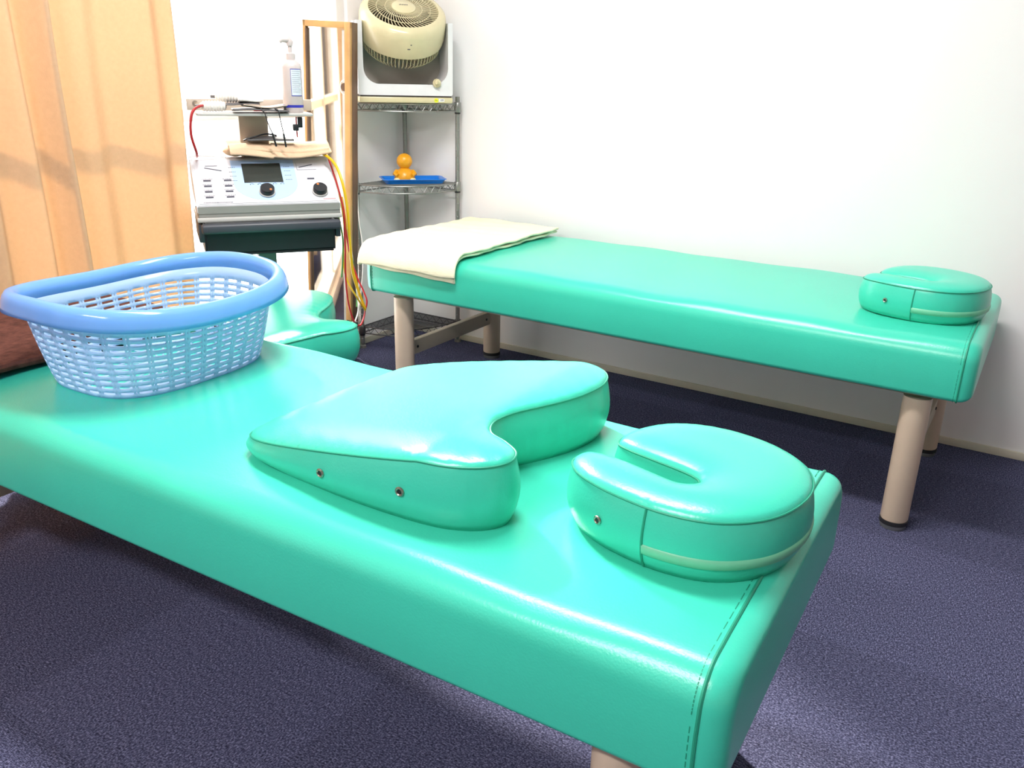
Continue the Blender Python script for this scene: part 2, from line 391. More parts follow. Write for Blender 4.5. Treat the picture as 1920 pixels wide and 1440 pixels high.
# ------------------------------------------------------------------ cushions from outlines
def seg_dist(P, O):
    P = np.asarray(P); O = np.asarray(O); A = O; B = np.roll(O, -1, axis=0); AB = B-A
    t = ((P[:, None, :]-A[None])*AB[None]).sum(-1)/(AB**2).sum(-1)[None]; t = np.clip(t, 0, 1)
    d = np.linalg.norm(P[:, None, :]-(A[None]+t[..., None]*AB[None]), axis=-1); return d.min(1)
def inside(P, O):
    P = np.asarray(P); O = np.asarray(O); x, y = P[:, 0:1], P[:, 1:2]; x1, y1 = O[:, 0], O[:, 1]; x2, y2 = np.roll(x1, -1), np.roll(y1, -1)
    c = ((y1 > y) != (y2 > y)) & (x < (x2-x1)*(y-y1)/(y2-y1+1e-12)+x1); return c.sum(1) % 2 == 1
def cushion(name, outline, seam_z, dome, dome_w, bulge=.006, step=.012, parent=None, taper=0.0, wrinkle=0, mat_=None):
    O = np.array([(p[0], p[1]) for p in outline]); n = len(O)
    area = .5*np.sum(O[:, 0]*np.roll(O[:, 1], -1)-np.roll(O[:, 0], -1)*O[:, 1])
    if area < 0: O = O[::-1]
    tg = np.roll(O, -1, 0)-np.roll(O, 1, 0); tg /= np.linalg.norm(tg, axis=1)[:, None]; nr = np.stack([tg[:, 1], -tg[:, 0]], 1)
    xs = np.arange(O[:, 0].min(), O[:, 0].max(), step); ys = np.arange(O[:, 1].min(), O[:, 1].max(), step)
    G = np.array([(x, y) for x in xs for y in ys]); G = G[inside(G, O)]; G = G[seg_dist(G, O) > step*.45]
    extra = []
    for dd in (.0025, .006):
        extra.append(O-nr*dd)
    E_ = np.concatenate(extra); dE = seg_dist(E_, O); E_ = E_[(dE > .0018) & inside(E_, O)]
    A = np.concatenate([O, E_, G])
    vv, ee, ff, *_ = delaunay_2d_cdt([Vector(p) for p in A], [(i, (i+1) % n) for i in range(n)], [], 1, 1e-6)
    Q = np.array([tuple(v) for v in vv]); dist = seg_dist(Q, O)
    L_ = []
    V = []; Fs = []
    Nl = 9
    for k in range(Nl):                                   # walls, bottom to top
        t = k/(Nl-1)
        b = bulge*math.sin(PI*min(1, t*1.0))-taper*(1-t)*0
        for i in range(n):
            zz = seam_z(O[i, 0], O[i, 1])
            wr = wrinkle*math.sin(i*1.9+3*math.sin(i*.37))*math.sin(PI*t)**2
            px = O[i]+nr[i]*(b+wr)-nr[i]*(.005*(1-t)**6)
            V.append((px[0], px[1], zz*t))
    for k in range(Nl-1):
        for i in range(n):
            j = (i+1) % n; Fs.append([k*n+i, k*n+j, (k+1)*n+j, (k+1)*n+i])
    Fs.append(list(range(n))[::-1])
    off = len(V); top = []
    # map the CDT vertices lying on the outline to the top ring so the seam stays welded
    idx = {}
    for q, p in enumerate(Q):
        if dist[q] < 1e-5:
            k = int(np.argmin(((O-p)**2).sum(1))); idx[q] = (Nl-1)*n+k
        else:
            d = min(1, dist[q]/dome_w); h = dome*math.sqrt(1-(1-d)**2)
            zw = wrinkle*1.0*math.exp(-dist[q]/.02)*math.sin(p[0]*140+p[1]*170)*min(1, dist[q]/.006)
            V.append((p[0], p[1], seam_z(p[0], p[1])+h+zw)); idx[q] = len(V)-1
    for f in ff: Fs.append([idx[i] for i in f])
    mb = MB(); mb.add(V, Fs); c = mb.build(name, mat_ or M['vinyl'], parent, smooth=75)
    sm = [Vector((O[i, 0]+nr[i, 0]*.0006, O[i, 1]+nr[i, 1]*.0006, seam_z(O[i, 0], O[i, 1])+.0008)) for i in range(n)]
    MB().tube(sm, .0014, 6, closed=True).build('piping', M['vinyl_seam'], c)
    return c, O, nr
def grommet(c, pos, nrm, r=.0065):
    q = Vector(nrm).normalized().to_track_quat('Z', 'Y').to_matrix().to_4x4(); T = Matrix.Translation(pos) @ q
    mb = MB(); pts = [(r*.78*math.cos(a*PI/12), r*.78*math.sin(a*PI/12), .001) for a in range(24)]
    mb.tube(pts, r*.26, 8, closed=True, T=T); g_ = mb.build('grommet', M['steel'], c)
    MB().lathe([(r*.62, 0), (r*.6, .0012)], 16, T=T).build('grommet_hole', M['black'], g_)

# wedge: local frame, origin at the footprint middle, lobes towards +x
WO = [(-.228, -.165), (-.21, -.20), (-.15, -.222), (-.03, -.232), (.08, -.232), (.155, -.224), (.200, -.202), (.221, -.170), (.214, -.140), (.186, -.120),
      (.152, -.104), (.135, -.070), (.140, -.028), (.156, .010), (.174, .052), (.187, .10), (.190, .150), (.177, .192), (.148, .218), (.09, .228), (-.02, .222), (-.13, .205), (-.205, .175), (-.226, .14), (-.233, .08), (-.236, 0), (-.234, -.10)]
def wedge_z(x, y):
    t = (x+.245)/.467; t = max(0, min(1, t))
    return .020+.069*min(1, (t/.80))**.95
def make_wedge():
    root = empty('wedge_cushion')
    out = crom([(x, y, 0) for x, y in WO], 7, closed=True)
    c, O, nr = cushion('cover', out, wedge_z, .016, .075, bulge=.007, step=.008, parent=root, wrinkle=.0006)
    for gx in (-.035, .108):
        i = int(np.argmin((O[:, 0]-gx)**2+(O[:, 1]+.236)**2*4)); zz = .033 if gx < 0 else .045
        grommet(c, (O[i, 0]+nr[i, 0]*.0068, O[i, 1]+nr[i, 1]*.0068, zz), (nr[i, 0], nr[i, 1], 0))
    return root
wd = make_wedge(); wd.location = (1.006, -1.788, ZT+.0035)
tag(wd, 'thick green vinyl heart-shaped wedge cushion lying on the near bed beside the ring pillow', 'cushion', 'green wedge cushions')

# ring face pillow: opening towards -x
def ring_outline():
    out = []
    rx, ry = .155, .132
    for k in range(0, 41):
        a = math.radians(172-344*k/40); out.append((rx*math.cos(a)+.0, ry*math.sin(a)))
    inner = [(-.150, -.030), (-.12, -.022), (-.06, -.017), (0, -.019), (.024, -.016), (.033, 0), (.024, .018), (0, .023), (-.06, .024), (-.12, .030), (-.150, .036)]
    return out, inner
def make_ring(h=.078):
    root = empty('face_pillow')
    pts = [(-.130, .030), (-.118, .075), (-.083, .108), (-.03, .128), (.03, .130), (.088, .108), (.124, .062), (.137, .005), (.130, -.052), (.098, -.100), (.045, -.127), (-.02, -.135), (-.068, -.130), (-.101, -.116), (-.122, -.095),
           (-.121, -.072), (-.102, -.063), (-.06, -.060), (.0, -.060), (.020, -.056), (.030, -.042), (.024, -.028), (0, -.023), (-.05, -.024), (-.09, -.022), (-.120, -.010)]
    out = crom([(x, y, 0) for x, y in pts], 7, closed=True)
    fz_ = lambda x, y: h-.006*math.exp(-((x+.15)/.06)**2)
    c, O, nr = cushion('cover', out, fz_, .017, .055, bulge=.006, step=.009, parent=root)
    # pale zip strip and upright seam round the outer side
    th = np.arctan2(O[:, 1], O[:, 0]); rr = np.hypot(O[:, 0], O[:, 1])
    outer = [i for i in range(len(O)) if rr[i] > .112 and -1.43 < th[i] < 1.65]; outer.sort(key=lambda i: th[i])
    V = []; Fs = []
    zs = (.020, .022, .0275, .033, .035)
    bl = lambda z: .006*math.sin(PI*z/h)-.005*(1-z/h)**6
    for i in outer:
        for j, z in enumerate(zs):
            e = bl(z)+(.0018 if 0 < j < 4 else -.001); V.append((O[i, 0]+nr[i, 0]*e, O[i, 1]+nr[i, 1]*e, z))
    for a in range(len(outer)-1):
        for j in range(4): Fs.append([a*5+j, (a+1)*5+j, (a+1)*5+j+1, a*5+j+1])
    mb = MB(); mb.add(V, Fs); mb.build('zip_strip', M['vinyl_strip'], c, smooth=60)
    for ang in (-1.34,):
        i = min((k for k in range(len(O)) if rr[k] > .112), key=lambda k: abs(th[k]-ang))
        L_ = [Vector((O[i, 0]+nr[i, 0]*(bl(z)+.0005), O[i, 1]+nr[i, 1]*(bl(z)+.0005), z)) for z in np.linspace(.002, h, 12)]
        MB().tube(L_, .0016, 6).build('seam', M['vinyl_seam'], c)
    i = min((k for k in range(len(O)) if rr[k] > .112), key=lambda k: abs(th[k]+1.84))
    grommet(c, (O[i, 0]+nr[i, 0]*.0066, O[i, 1]+nr[i, 1]*.0066, .040), (nr[i, 0], nr[i, 1], 0), .0055)
    return root
rg = make_ring(); rg.location = (1.418, -1.815, ZT+.0045); rg.rotation_euler = (0, 0, -.27)
tag(rg, 'green vinyl ring face pillow with a slot, near corner of the foreground bed', 'face pillow', 'green ring face pillows')
rg2 = copy_tree(rg); rg2.location = (1.505, -.44, ZT+.0045); rg2.rotation_euler = (0, 0, -.30)
tag(rg2, 'green vinyl ring face pillow on the far bed against the back wall', 'face pillow', 'green ring face pillows')

# ------------------------------------------------------------------ stool with its own wedge
def stool():
    r = empty('stool', (.045, -1.235, 0), .87)
    MB().box((0, 0, .3095), (.26, .30, .045), bev=.012, seg=3).build('seat', M['black'], r)
    for sx in (-1, 1):
        for sy in (-1, 1):
            lg = MB().tube([(sx*.115, sy*.135, .012), (sx*.105, sy*.12, .290)], .012, 12).build('leg', M['black'], r)
            MB().lathe([(.016, 0), (.016, .014)], 16, (sx*.115, sy*.135, 0)).build('foot_cap', M['rubber'], lg)
    tag(r, 'low black stool behind the foreground bed carrying a green wedge cushion', 'stool')
stool()
wd2 = copy_tree(wd); wd2.location = (-.007, -1.240, .333); wd2.rotation_euler = (0, 0, .87)
tag(wd2, 'green vinyl wedge cushion with sunlit top resting on the low black stool', 'cushion', 'green wedge cushions')

# ------------------------------------------------------------------ towel on the far bed
def towel():
    x0, y0, W = -.1374, -.7009, .644; rt = .045
    def path(s, o):                     # s = distance from the back edge over the top and down the front; o = offset outwards
        top = W-.02-rt
        if s < top: return (y0+W-.02-s, ZT+.0075+o)
        s2 = s-top; arc = rt*PI/2
        if s2 < arc:
            a = s2/rt; return (y0+rt-(rt+o+.004)*math.sin(a), ZT+.0035-rt+(rt+o+.004)*math.cos(a))
        return (y0-o-.004, ZT+.0035-rt-(s2-arc))
    tot = W-.02-rt+rt*PI/2
    mb = MB()
    def layer(oa, xa, xb, down, seed, th=.0045):
        rnd = random.Random(seed); ph = [rnd.uniform(0, 6) for _ in range(5)]
        def fn(u, v):
            xl = xa+.004*math.sin(v*9+ph[0]); xr = xb-.002*v+.004*math.sin(v*21+ph[1]); x = xl+(xr-xl)*u
            s = v*(tot+down*(.35+.65*u)); y, z = path(s, oa)
            z += .0016*math.sin(x*40+v*7+ph[2])+.001*math.sin(v*50+x*20+ph[3])+.004*math.exp(-((v-.02)/.05)**2)*0
            return (x, y, z)
        N1, N2 = 40, 70
        top = [fn(i/(N1-1), j/(N2-1)) for j in range(N2) for i in range(N1)]
        o = MB(); o.add(top, [[j*N1+i, j*N1+i+1, (j+1)*N1+i+1, (j+1)*N1+i] for j in range(N2-1) for i in range(N1-1)])
        return o
    root = empty('folded_towel', (.05, -.38, ZT)); inv = Matrix.Translation((-.05, .38, -ZT))
    for k, (oa, xa, xb, dn, nm) in enumerate(((.000, x0-.002, .238, .022, 'lower_layer'), (.0125, x0-.010, .244, .002, 'upper_layer'))):
        o = layer(oa+.004, xa, xb, dn, 5+k); o2 = MB(); o2.add(o.v, o.f, inv)
        ob = o2.build(nm, M['towel'], root, smooth=80, solid=.008); md = ob.modifiers.new('bev', 'BEVEL'); md.width = .003; md.segments = 2; md.limit_method = 'ANGLE'
    # the fold joining the two layers at the bed's end
    f = []
    for j in range(50):
        v = j/49; y, z = path(v*(tot+.008), .0082); f.append((x0-.008+.004*math.sin(v*9), y, z-.0002))
    o2 = MB(); o2.tube(f, .0082, 10, T=inv); o2.build('fold_edge', M['towel'], root)
    tag(root, 'cream bath towel folded double over the left end of the far bed', 'towel')
towel()

# ------------------------------------------------------------------ brown blanket on the near bed's end
def blanket():
    root = empty('blanket', (-.23, -2.14, 0), .0275)
    W = .578; T = .143; rt = .05
    def path(s):
        # from front hanging edge up and over to the back
        h = .10
        if s < h: return (-.012, ZT-rt-h+s)
        s -= h; a = rt*PI/2
        if s < a: t = s/rt; return (rt-(rt+.012)*math.cos(t), ZT-rt+(rt+.012)*math.sin(t))
        s -= a; f = W-2*rt
        if s < f: return (rt+s, ZT+.012)
        s -= f
        if s < a: t = s/rt; return (W-rt+(rt+.012)*math.sin(t), ZT-rt+(rt+.012)*math.cos(t))
        s -= a; return (W+.012, ZT-rt-s)
    tot = .10+.065+rt*PI+W-2*rt
    def fn(u, v):
        y, z = path(v*tot); x = -.035+.449*u+.006*math.sin(v*14)
        z += .0025*math.sin(x*30+v*9)*(1 if z > ZT-.01 else 0)+.004*math.sin(x*60)*0
        return (x, y+(.004*math.sin(x*35) if z < ZT-.03 else 0), z+.006)
    mb = MB(); mb.grid(fn, 60, 110); mb.build('pile_sheet', M['brown'], root, smooth=80, solid=.014)
    e = [Vector(fn(1, j/80)) for j in range(81)]
    MB().tube(e, .0085, 8).build('hem', M['brown'], root)
    tag(root, 'dark brown fleece blanket spread over the left end of the foreground bed', 'blanket')
blanket()

# ------------------------------------------------------------------ laundry basket
def basket():
    root = empty('laundry_basket', (.349, -1.812, ZT+.0042), 0.03)
    H = .150; NE = 3.2
    def per(t, a, b, ne=NE):
        c, s = math.cos(t), math.sin(t); k = (abs(c)**ne+abs(s)**ne)**(-1/ne); return (a*k*c, b*k*s)
    # equal-arc parameter on the mid-height outline
    ts = np.linspace(0, 2*PI, 2001); pp = np.array([per(t, .165, .205) for t in ts]); ds = np.concatenate([[0], np.cumsum(np.linalg.norm(np.diff(pp, axis=0), axis=1))]); ds /= ds[-1]
    tt = lambda u: float(np.interp(u % 1, ds, ts))
    def wave(t):            # ends rise, sides dip
        return .021*(math.sin(t)**2)-.006-.010*math.cos(t)**2*0
    def surf(u, h, o=0):    # h 0..1 of the wall
        t = tt(u); g = h**.85
        a = .139+(.176-.139)*g+o; b = .176+(.216-.176)*g+o
        x, y = per(t, a, b, 2.9-.3*h); z = h*(H+wave(t)); return (x, y, z)
    NC, NR = 36, 10
    us = []                  # column borders: rib, tick, rib, slot
    for c in range(NC):
        for f in (0, .12, .17, .29): us.append((c+f)/NC)
        us.append((c+.53)/NC); us.append((c+.77)/NC)
    hv = [0, .05]
    top = .80
    for r in range(NR):
        a = .05+(top-.05)*r/NR; b = (top-.05)/NR
        hv.append(a+b*.40); hv.append(a+b)
    hv.append(.9)
    hv = sorted(set(round(h, 6) for h in hv))
    V = [surf(u, h) for h in hv for u in us]; nU = len(us); Fs = []
    for j in range(len(hv)-1):
        slotrow = (j >= 1) and (j % 2 == 1) and hv[j+1] <= top+1e-6
        for i in range(nU):
            k = i % 6; open_ = slotrow and (k in (3, 4, 5) or k == 1)
            if open_: continue
            Fs.append([j*nU+i, j*nU+(i+1) % nU, (j+1)*nU+(i+1) % nU, (j+1)*nU+i])
    mb = MB(); mb.add(V, Fs); mb.build('lattice_body', M['basket'], root, smooth=60, solid=.0028)
    # floor of the basket: rounded foot edge and radial slots
    rings = [1.0, .93, .86, .72, .68, .50, .46, .28, .24, .08]
    V = []; Fs = []; nb = 120
    for q, r in enumerate(rings):
        for i in range(nb):
            x, y, z = surf(i/nb, 0); V.append((x*r, y*r, .0012 if q else .002))
    for q in range(len(rings)-1):
        for i in range(nb):
            if q in (2, 4, 6) and i % 4 != 0: continue
            j = (i+1) % nb; Fs.append([q*nb+i, q*nb+j, (q+1)*nb+j, (q+1)*nb+i])
    Fs.append([(len(rings)-1)*nb+i for i in range(nb)])
    mb = MB(); mb.add(V, Fs); mb.build('base_plate', M['basket'], root, smooth=60, solid=.002)
    # rim: inner band, rolled lip, outer skirt
    prof = [(0, .90, 0), (0.0, 1.0, .004), (.004, 1.0, .010), (.011, 1.0, .013), (.019, 1.0, .011), (.024, 1.0, .004), (.027, 1.0, -.004), (.029, 1.0, -.013), (.030, 1.0, -.021)]
    nP = 200; V = []; Fs = []
    for (o, h, dz) in prof:
        for i in range(nP):
            u = i/nP; x, y, z = surf(u, h, o*.9); V.append((x, y, z+dz))
    for q in range(len(prof)-1):
        for i in range(nP):
            j = (i+1) % nP; Fs.append([q*nP+i, q*nP+j, (q+1)*nP+j, (q+1)*nP+i])
    mb = MB(); mb.add(V, Fs); mb.build('rim', M['basket_rim'], root, smooth=60, solid=.0022)
    tag(root, 'light blue plastic laundry basket with slotted sides standing on the foreground bed', 'basket')
basket()

# ------------------------------------------------------------------ therapy machine (electrotherapy unit on a cart)
MU = Vector((math.cos(math.radians(54.5)), math.sin(math.radians(54.5)), 0)); MN = Vector((MU.y, -MU.x, 0))
MO = Vector((-.236, -1.25, 0))
MT = Matrix((MU, -MN, Vector((0, 0, 1)))).transposed().to_4x4()      # local x right, y away from viewer, z up
MROT = math.atan2(MU.y, MU.x)
def place(name, lx, ly, lz, rz=0):
    p = MO+MU*lx-MN*ly; e = empty(name, (p.x, p.y, lz), MROT+rz); return e
def machine():
    r = place('therapy_machine', 0, 0, 0); W = .392
    tag(r, 'white and grey electrotherapy unit with dark screen and knobs on a cart by the window', 'medical device')
    # console: sloped panel prism (profile in y-z swept over x)
    def prof_prism(mb, prof, x0, x1, bev=.004):
        bm = bmesh.new(); a = [bm.verts.new((x0, y, z)) for y, z in prof]; b = [bm.verts.new((x1, y, z)) for y, z in prof]; n = len(prof)
        bm.faces.new(a); bm.faces.new(b[::-1])
        for i in range(n): bm.faces.new([a[i], b[i], b[(i+1) % n], a[(i+1) % n]])
        bmesh.ops.recalc_face_normals(bm, faces=bm.faces)
        if bev: bmesh.ops.bevel(bm, geom=list(bm.edges), offset=bev, segments=2, affect='EDGES')
        bm.verts.index_update(); mb.add([v.co.copy() for v in bm.verts], [[v.index for v in f.verts] for f in bm.faces]); bm.free()
    mb = MB(); prof_prism(mb, [(0, .666), (0, .688), (.155, .800), (.215, .800), (.215, .666)], 0, W); c = mb.build('console', M['m_white'], r)
    mb = MB(); mb.box((W/2, .107, .662), (W-.004, .214, .018), bev=.003); mb.build('console_base', M['m_grey'], r)
    mb = MB(); mb.box((W/2, .0, .677), (W-.006, .003, .019)); mb.build('front_strip', M['m_grey'], c)
    mb = MB(); mb.box((W/2, .105, .6505), (W+.004, .22, .012), bev=.003); mb.build('cart_top', M['m_trim'], r)
    # panel frame: origin on the lower front edge, px along the width, py up the slope
    sl = math.atan2(.112, .155); PT = Matrix.Translation((0, 0, .688)) @ Matrix.Rotation(sl, 4, 'X'); PL = math.hypot(.155, .112)
    def pbox(nm, m_, x, y, sx, sy, h=.0012, par=c, bev=0): return MB().box((x, y, h/2+.0004), (sx, sy, h), T=PT, bev=bev).build(nm, m_, par)
    pn = pbox('control_panel', mat('panel_film', (.62, .62, .67), .2), W/2, PL/2, W-.016, PL-.014)
    # light blue printed field around the screen
    poly = [(.122+.15*t, .18*0+PL-.012) for t in (0, 1)]
    pts = []
    for k in range(25):
        a = PI+PI*k/24; pts.append((.195+.088*math.cos(a), .085+.070*math.sin(a)))
    pts = [(.107, PL-.012)]+pts+[(.283, PL-.012)]
    MB().prism(pts[::-1], .0016, .0022, T=PT).build('blue_field', M['blue_panel'], pn)
    pbox('screen', M['screen'], .190, .125, .108, .078, .0035, c, .0008)
    for kx, ky, ang in ((.193, .046, -.8), (.340, .043, 2.0)):
        k = MB().lathe([(.0215, .002), (.0225, .0035), (.0225, .007)], 32, (kx, ky, 0), T=PT).build('knob_skirt', M['m_trim'], c)
        k2 = MB().lathe([(.0195, .006), (.0195, .019), (.018, .021)], 32, (kx, ky, 0), T=PT).build('knob', M['black'], c)
        MB().lathe([(.0035, 0), (.0035, .0008)], 12, (kx+.012*math.cos(ang), ky+.012*math.sin(ang), .0212), T=PT).build('knob_mark', M['orange'], k2)
    for bx in (.037, .092):
        for q in range(4): pbox('button', M['print'], bx-.0, .098-.022*q, .020, .0048, .003)
    pbox('button', M['print'], .323, .098, .020, .0045, .003)
    # printed marks (illegible in the photo): short strokes
    st = MB(); rnd = random.Random(4)
    def stroke(x0, y0, x1, y1, w_=.0006): st.tube([(x0, y0, .0026), (x1, y1, .0026)], w_, 4, T=PT)
    for bx in (.037, .092):
        for q in range(4):
            y = .104-.022*q
            x = bx-.013
            while x < bx+.013: stroke(x, y, x+rnd.uniform(.001, .003), y+rnd.uniform(-.0008, .0008), .0005); x += rnd.uniform(.003, .0045)
    for q in range(4):
        for sx in (.110, .262):
            y = .150-.018*q; x = sx-.01
            for _ in range(4): stroke(x, y, x+.003, y, .0006); x += .0048
    for q in range(5):
        x = .150+.021*q; stroke(x, .079, x+.003, .079, .0012); stroke(x+.006, .079, x+.012, .079, .0004); stroke(x+.003, .083, x+.010, .083, .0005)
    stroke(.035, .150, .080, .137, .0011); stroke(.037, .158, .070, .158, .0006); stroke(.296, .146, .336, .157, .0011); stroke(.29, .136, .29, .165, .0004); stroke(.29, .136, .345, .136, .0004)
    x = .020
    while x < .095:
        y = .010; st.tube([(x, y-.001, .0026), (x+.0012, y+.003, .0026), (x+.0025, y, .0026)], .0005, 4, T=PT); x += rnd.uniform(.0030, .0048)
    st.build('printed_marks', M['print'], pn)['kind'] = 'stuff'
    st = MB(); x = .345
    while x < .378: st.tube([(x, .011, .0026), (x+.001, .016, .0026), (x+.0025, .012, .0026)], .0005, 4, T=PT); x += .0036
    st.build('red_script', M['print_red'], pn)
    # clear protective film bunched at the left corner
    MB().tube(crom([(-.002, .010, .687), (-.006, .06, .73), (-.004, .13, .785), (.004, .16, .806), (.10, .165, .803)], 6), .0025, 6).build('film_edge', M['white'], c)
    # drawer tray under the cart top
    d = MB(); prof_prism(d, [(.0, .632), (.0, .553), (.006, .547), (.20, .547), (.20, .632)], .012, .372, .006); dr = d.build('drawer', M['black'], r)
    MB().box((W/2, -.012, .628), (W-.012, .030, .026), bev=.007, seg=3).build('drawer_handle', M['charcoal'], dr)
    for x in (.006, W-.010): MB().box((x, .10, .613), (.014, .19, .05), bev=.002).build('drawer_rail', M['charcoal'], r)
    # cart column and base
    MB().box((.190, .15, .33), (.052, .05, .46), bev=.004).build('cart_column', M['greygreen'], r)
    b = MB(); b.box((.19, .15, .085), (.30, .06, .04), bev=.006); b.box((.06, .13, .085), (.04, .28, .03), bev=.006); b.box((.32, .13, .085), (.04, .28, .03), bev=.006); bs = b.build('cart_base', M['greygreen'], r)
    for x in (.06, .32):
        for y in (.01, .25):
            MB().lathe([(.024, -.010), (.026, -.006), (.026, .006), (.024, .010)], 20, T=Matrix.Translation((x, y, .0262)) @ Matrix.Rotation(PI/2, 4, 'Y')).build('caster', M['rubber'], bs)
            MB().box((x, y, .058), (.026, .02, .03), bev=.003).build('caster_fork', M['chrome'], bs)
    # rear column and upper shelf
    MB().box((.187, .215, .86), (.082, .022, .14), bev=.003).build('upper_column', M['taupe'], r)
    us_ = MB().box((.185, .155, .9235), (.315, .13, .009), bev=.004).build('upper_shelf', M['m_trim'], r)
    MB().box((.185, .224, .945), (.352, .008, .032), bev=.003).build('shelf_back', M['taupe'], us_)
    s_ = MB().lathe([(.007, 0), (.007, .003), (.004, .0035), (.004, .0015)], 20, T=Matrix.Translation((.032, .2195, .949)) @ Matrix.Rotation(PI/2, 4, 'X')); s_.build('screw', M['steel'], us_)
machine()
MS = .9282       # top of the upper shelf

def bottle():
    r = place('lotion_bottle', .295, .135, MS); tag(r, 'white pump bottle with blue band and label on the device shelf', 'bottle')
    bw = mat('bottle_plastic', (.56, .49, .48), .35)
    b = MB().lathe([(.0262, 0), (.0285, .004), (.0285, .122), (.027, .130), (.016, .140), (.0115, .142)], 40).build('body', bw, r)
    MB().lathe([(.0136, .141), (.0136, .158), (.010, .160), (.006, .160), (.006, .178)], 24).build('pump_collar', bw, r)
    MB().tube([(0, 0, .178), (0, 0, .188), (-.004, 0, .195), (-.022, -.004, .194), (-.029, -.005, .188)], [.0085, .0105, .010, .0075, .006], 12).build('pump_head', bw, r)
    band = MB(); band.lathe([(.0288, .014), (.0288, .021)], 40, caps=False); band.build('blue_band', M['print_blue'], b)
    def curved(mb, a0, a1, z0, z1, rr): mb.grid(lambda u, v: (rr*math.sin(a0+(a1-a0)*u), -rr*math.cos(a0+(a1-a0)*u), z0+(z1-z0)*v), 16, 2)
    q = MB(); curved(q, -.25, .95, .045, .118, .0288); q.build('label_frame', M['print_blue'], b)
    q = MB(); curved(q, -.21, .91, .047, .116, .0291); lb = q.build('label', M['paper'], b)
    q = MB()
    for k in range(11):
        z = .112-.0055*k; curved(q, -.12, .80-.1*(k % 3), z-.0012, z, .0293)
    q.build('label_print', mat('label_grey_print', (.32, .36, .42), .6), lb)
bottle()

def ribbed(nm_x, x, y, z, ang, label):
    r = place('sponge_electrode', x, y, z, ang)
    mb = MB(); P = []; R_ = []
    for k in range(40):
        t = k/39; P.append((-.036+.072*t, 0, 0)); e = math.sqrt(max(.05, 1-(2*t-1)**6)); R_.append((.0135+.0018*math.sin(t*PI*18))*e)
    mb.tube(P, R_, 16); mb.build('ribbed_grip', M['offw'], r)
    MB().lathe([(.0045, 0), (.0045, .012)], 12, T=Matrix.Translation((-.048, 0, 0)) @ Matrix.Rotation(PI/2, 4, 'Y')).build('cable_socket', M['pad'], r)
    tag(r, label, 'electrode', 'white ribbed electrodes')
ribbed(0, .075, .125, MS+.0158, .1, 'white ribbed electrode handle lying flat at the left of the device shelf')
ribbed(1, .118, .150, MS+.040, -.35, 'white ribbed electrode handle propped atop the other on the device shelf')

def padstack():
    r = place('electrode_pad', .190, .125, MS); tag(r, 'flat grey and beige electrode pads piled on the device shelf', 'electrode pads')
    def sheet(nm, m_, sx, sy, z, amp, ph, ox=0, rz=0, th=.003):
        def fn(u, v):
            x = (u-.5)*sx; y = (v-.5)*sy
            return (ox+x*math.cos(rz)-y*math.sin(rz), x*math.sin(rz)+y*math.cos(rz), z+amp*(math.sin(u*5+ph)*.5+.5)*1.0+.002*math.sin(v*7+ph)+.002)
        MB().grid(fn, 30, 14).build(nm, m_, r, smooth=60, solid=th)
    sheet('rubber_pad', M['pad'], .150, .085, .0025, .004, 0, .01)
    sheet('cover_pad', M['padtop'], .120, .075, .0105, .008, 2.0, .02, .08)
    sheet('upper_pad', M['pad'], .09, .06, .020, .004, 4.2, -.035, -.1, .0025)
    sheet('white_pad', M['offw'], .065, .05, .0270, .003, 1, -.015, .05, .006)
padstack()

def cloths():
    r = place('folded_cloth', .250, .175, .806); tag(r, 'beige cloth folded over the right top of the device, edge hanging onto its panel', 'cloth')
    def fn(u, v):
        x = (u-.5)*.285; s = v*.15; y = .075-s; z = .030+.010*math.sin(u*6+1)*.5+.004*math.sin(v*9+u*4)
        if y < -.03: z -= (-.03-y)*.55
        if u < .42: z -= .004; 
        return (x, y, z+.002)
    MB().grid(fn, 60, 26).build('upper_fold', M['cloth'], r, smooth=60, solid=.005)
    def fn2(u, v):
        x = (u-.5)*.275; y = .075-.135*v; return (x, y, .012+.004*math.sin(u*7)+.003*math.sin(v*8))
    MB().grid(fn2, 50, 20).build('lower_fold', M['cloth'], r, smooth=60, solid=.012)
    q = place('cloth_bundle', .178, .185, .8015); tag(q, 'small beige cloth folded in a bundle at the left behind the device panel', 'cloth')
    def fn3(u, v):
        a = v*2*PI; x = (u-.5)*.17; e = math.sqrt(max(.03, 1-abs(2*u-1)**5)); return (x, .042*math.cos(a)*e, .0165+(.0145+.002*math.sin(u*11))*math.sin(a)*e+.002*math.sin(u*9+v*12)*0)
    MB().grid(fn3, 34, 28).build('bundle', M['cloth'], q, smooth=80)
    q2 = place('rubber_electrode', .225, .165, .8465); tag(q2, 'dark grey rubber electrode pad lying on the beige cloth', 'electrode')
    MB().grid(lambda u, v: ((u-.5)*.13, (v-.5)*.075, .005+.008*math.sin(u*PI)*math.sin(v*PI)), 24, 14).build('pad_sheet', M['pad'], q2, smooth=60, solid=.0045)
    MB().tube(crom([(-.075, -.02, .004), (-.045, -.025, .014), (-.01, -.015, .021), (.02, -.005, .016)], 8), .0022, 8).build('lead_wire', M['black'], q2)
cloths()

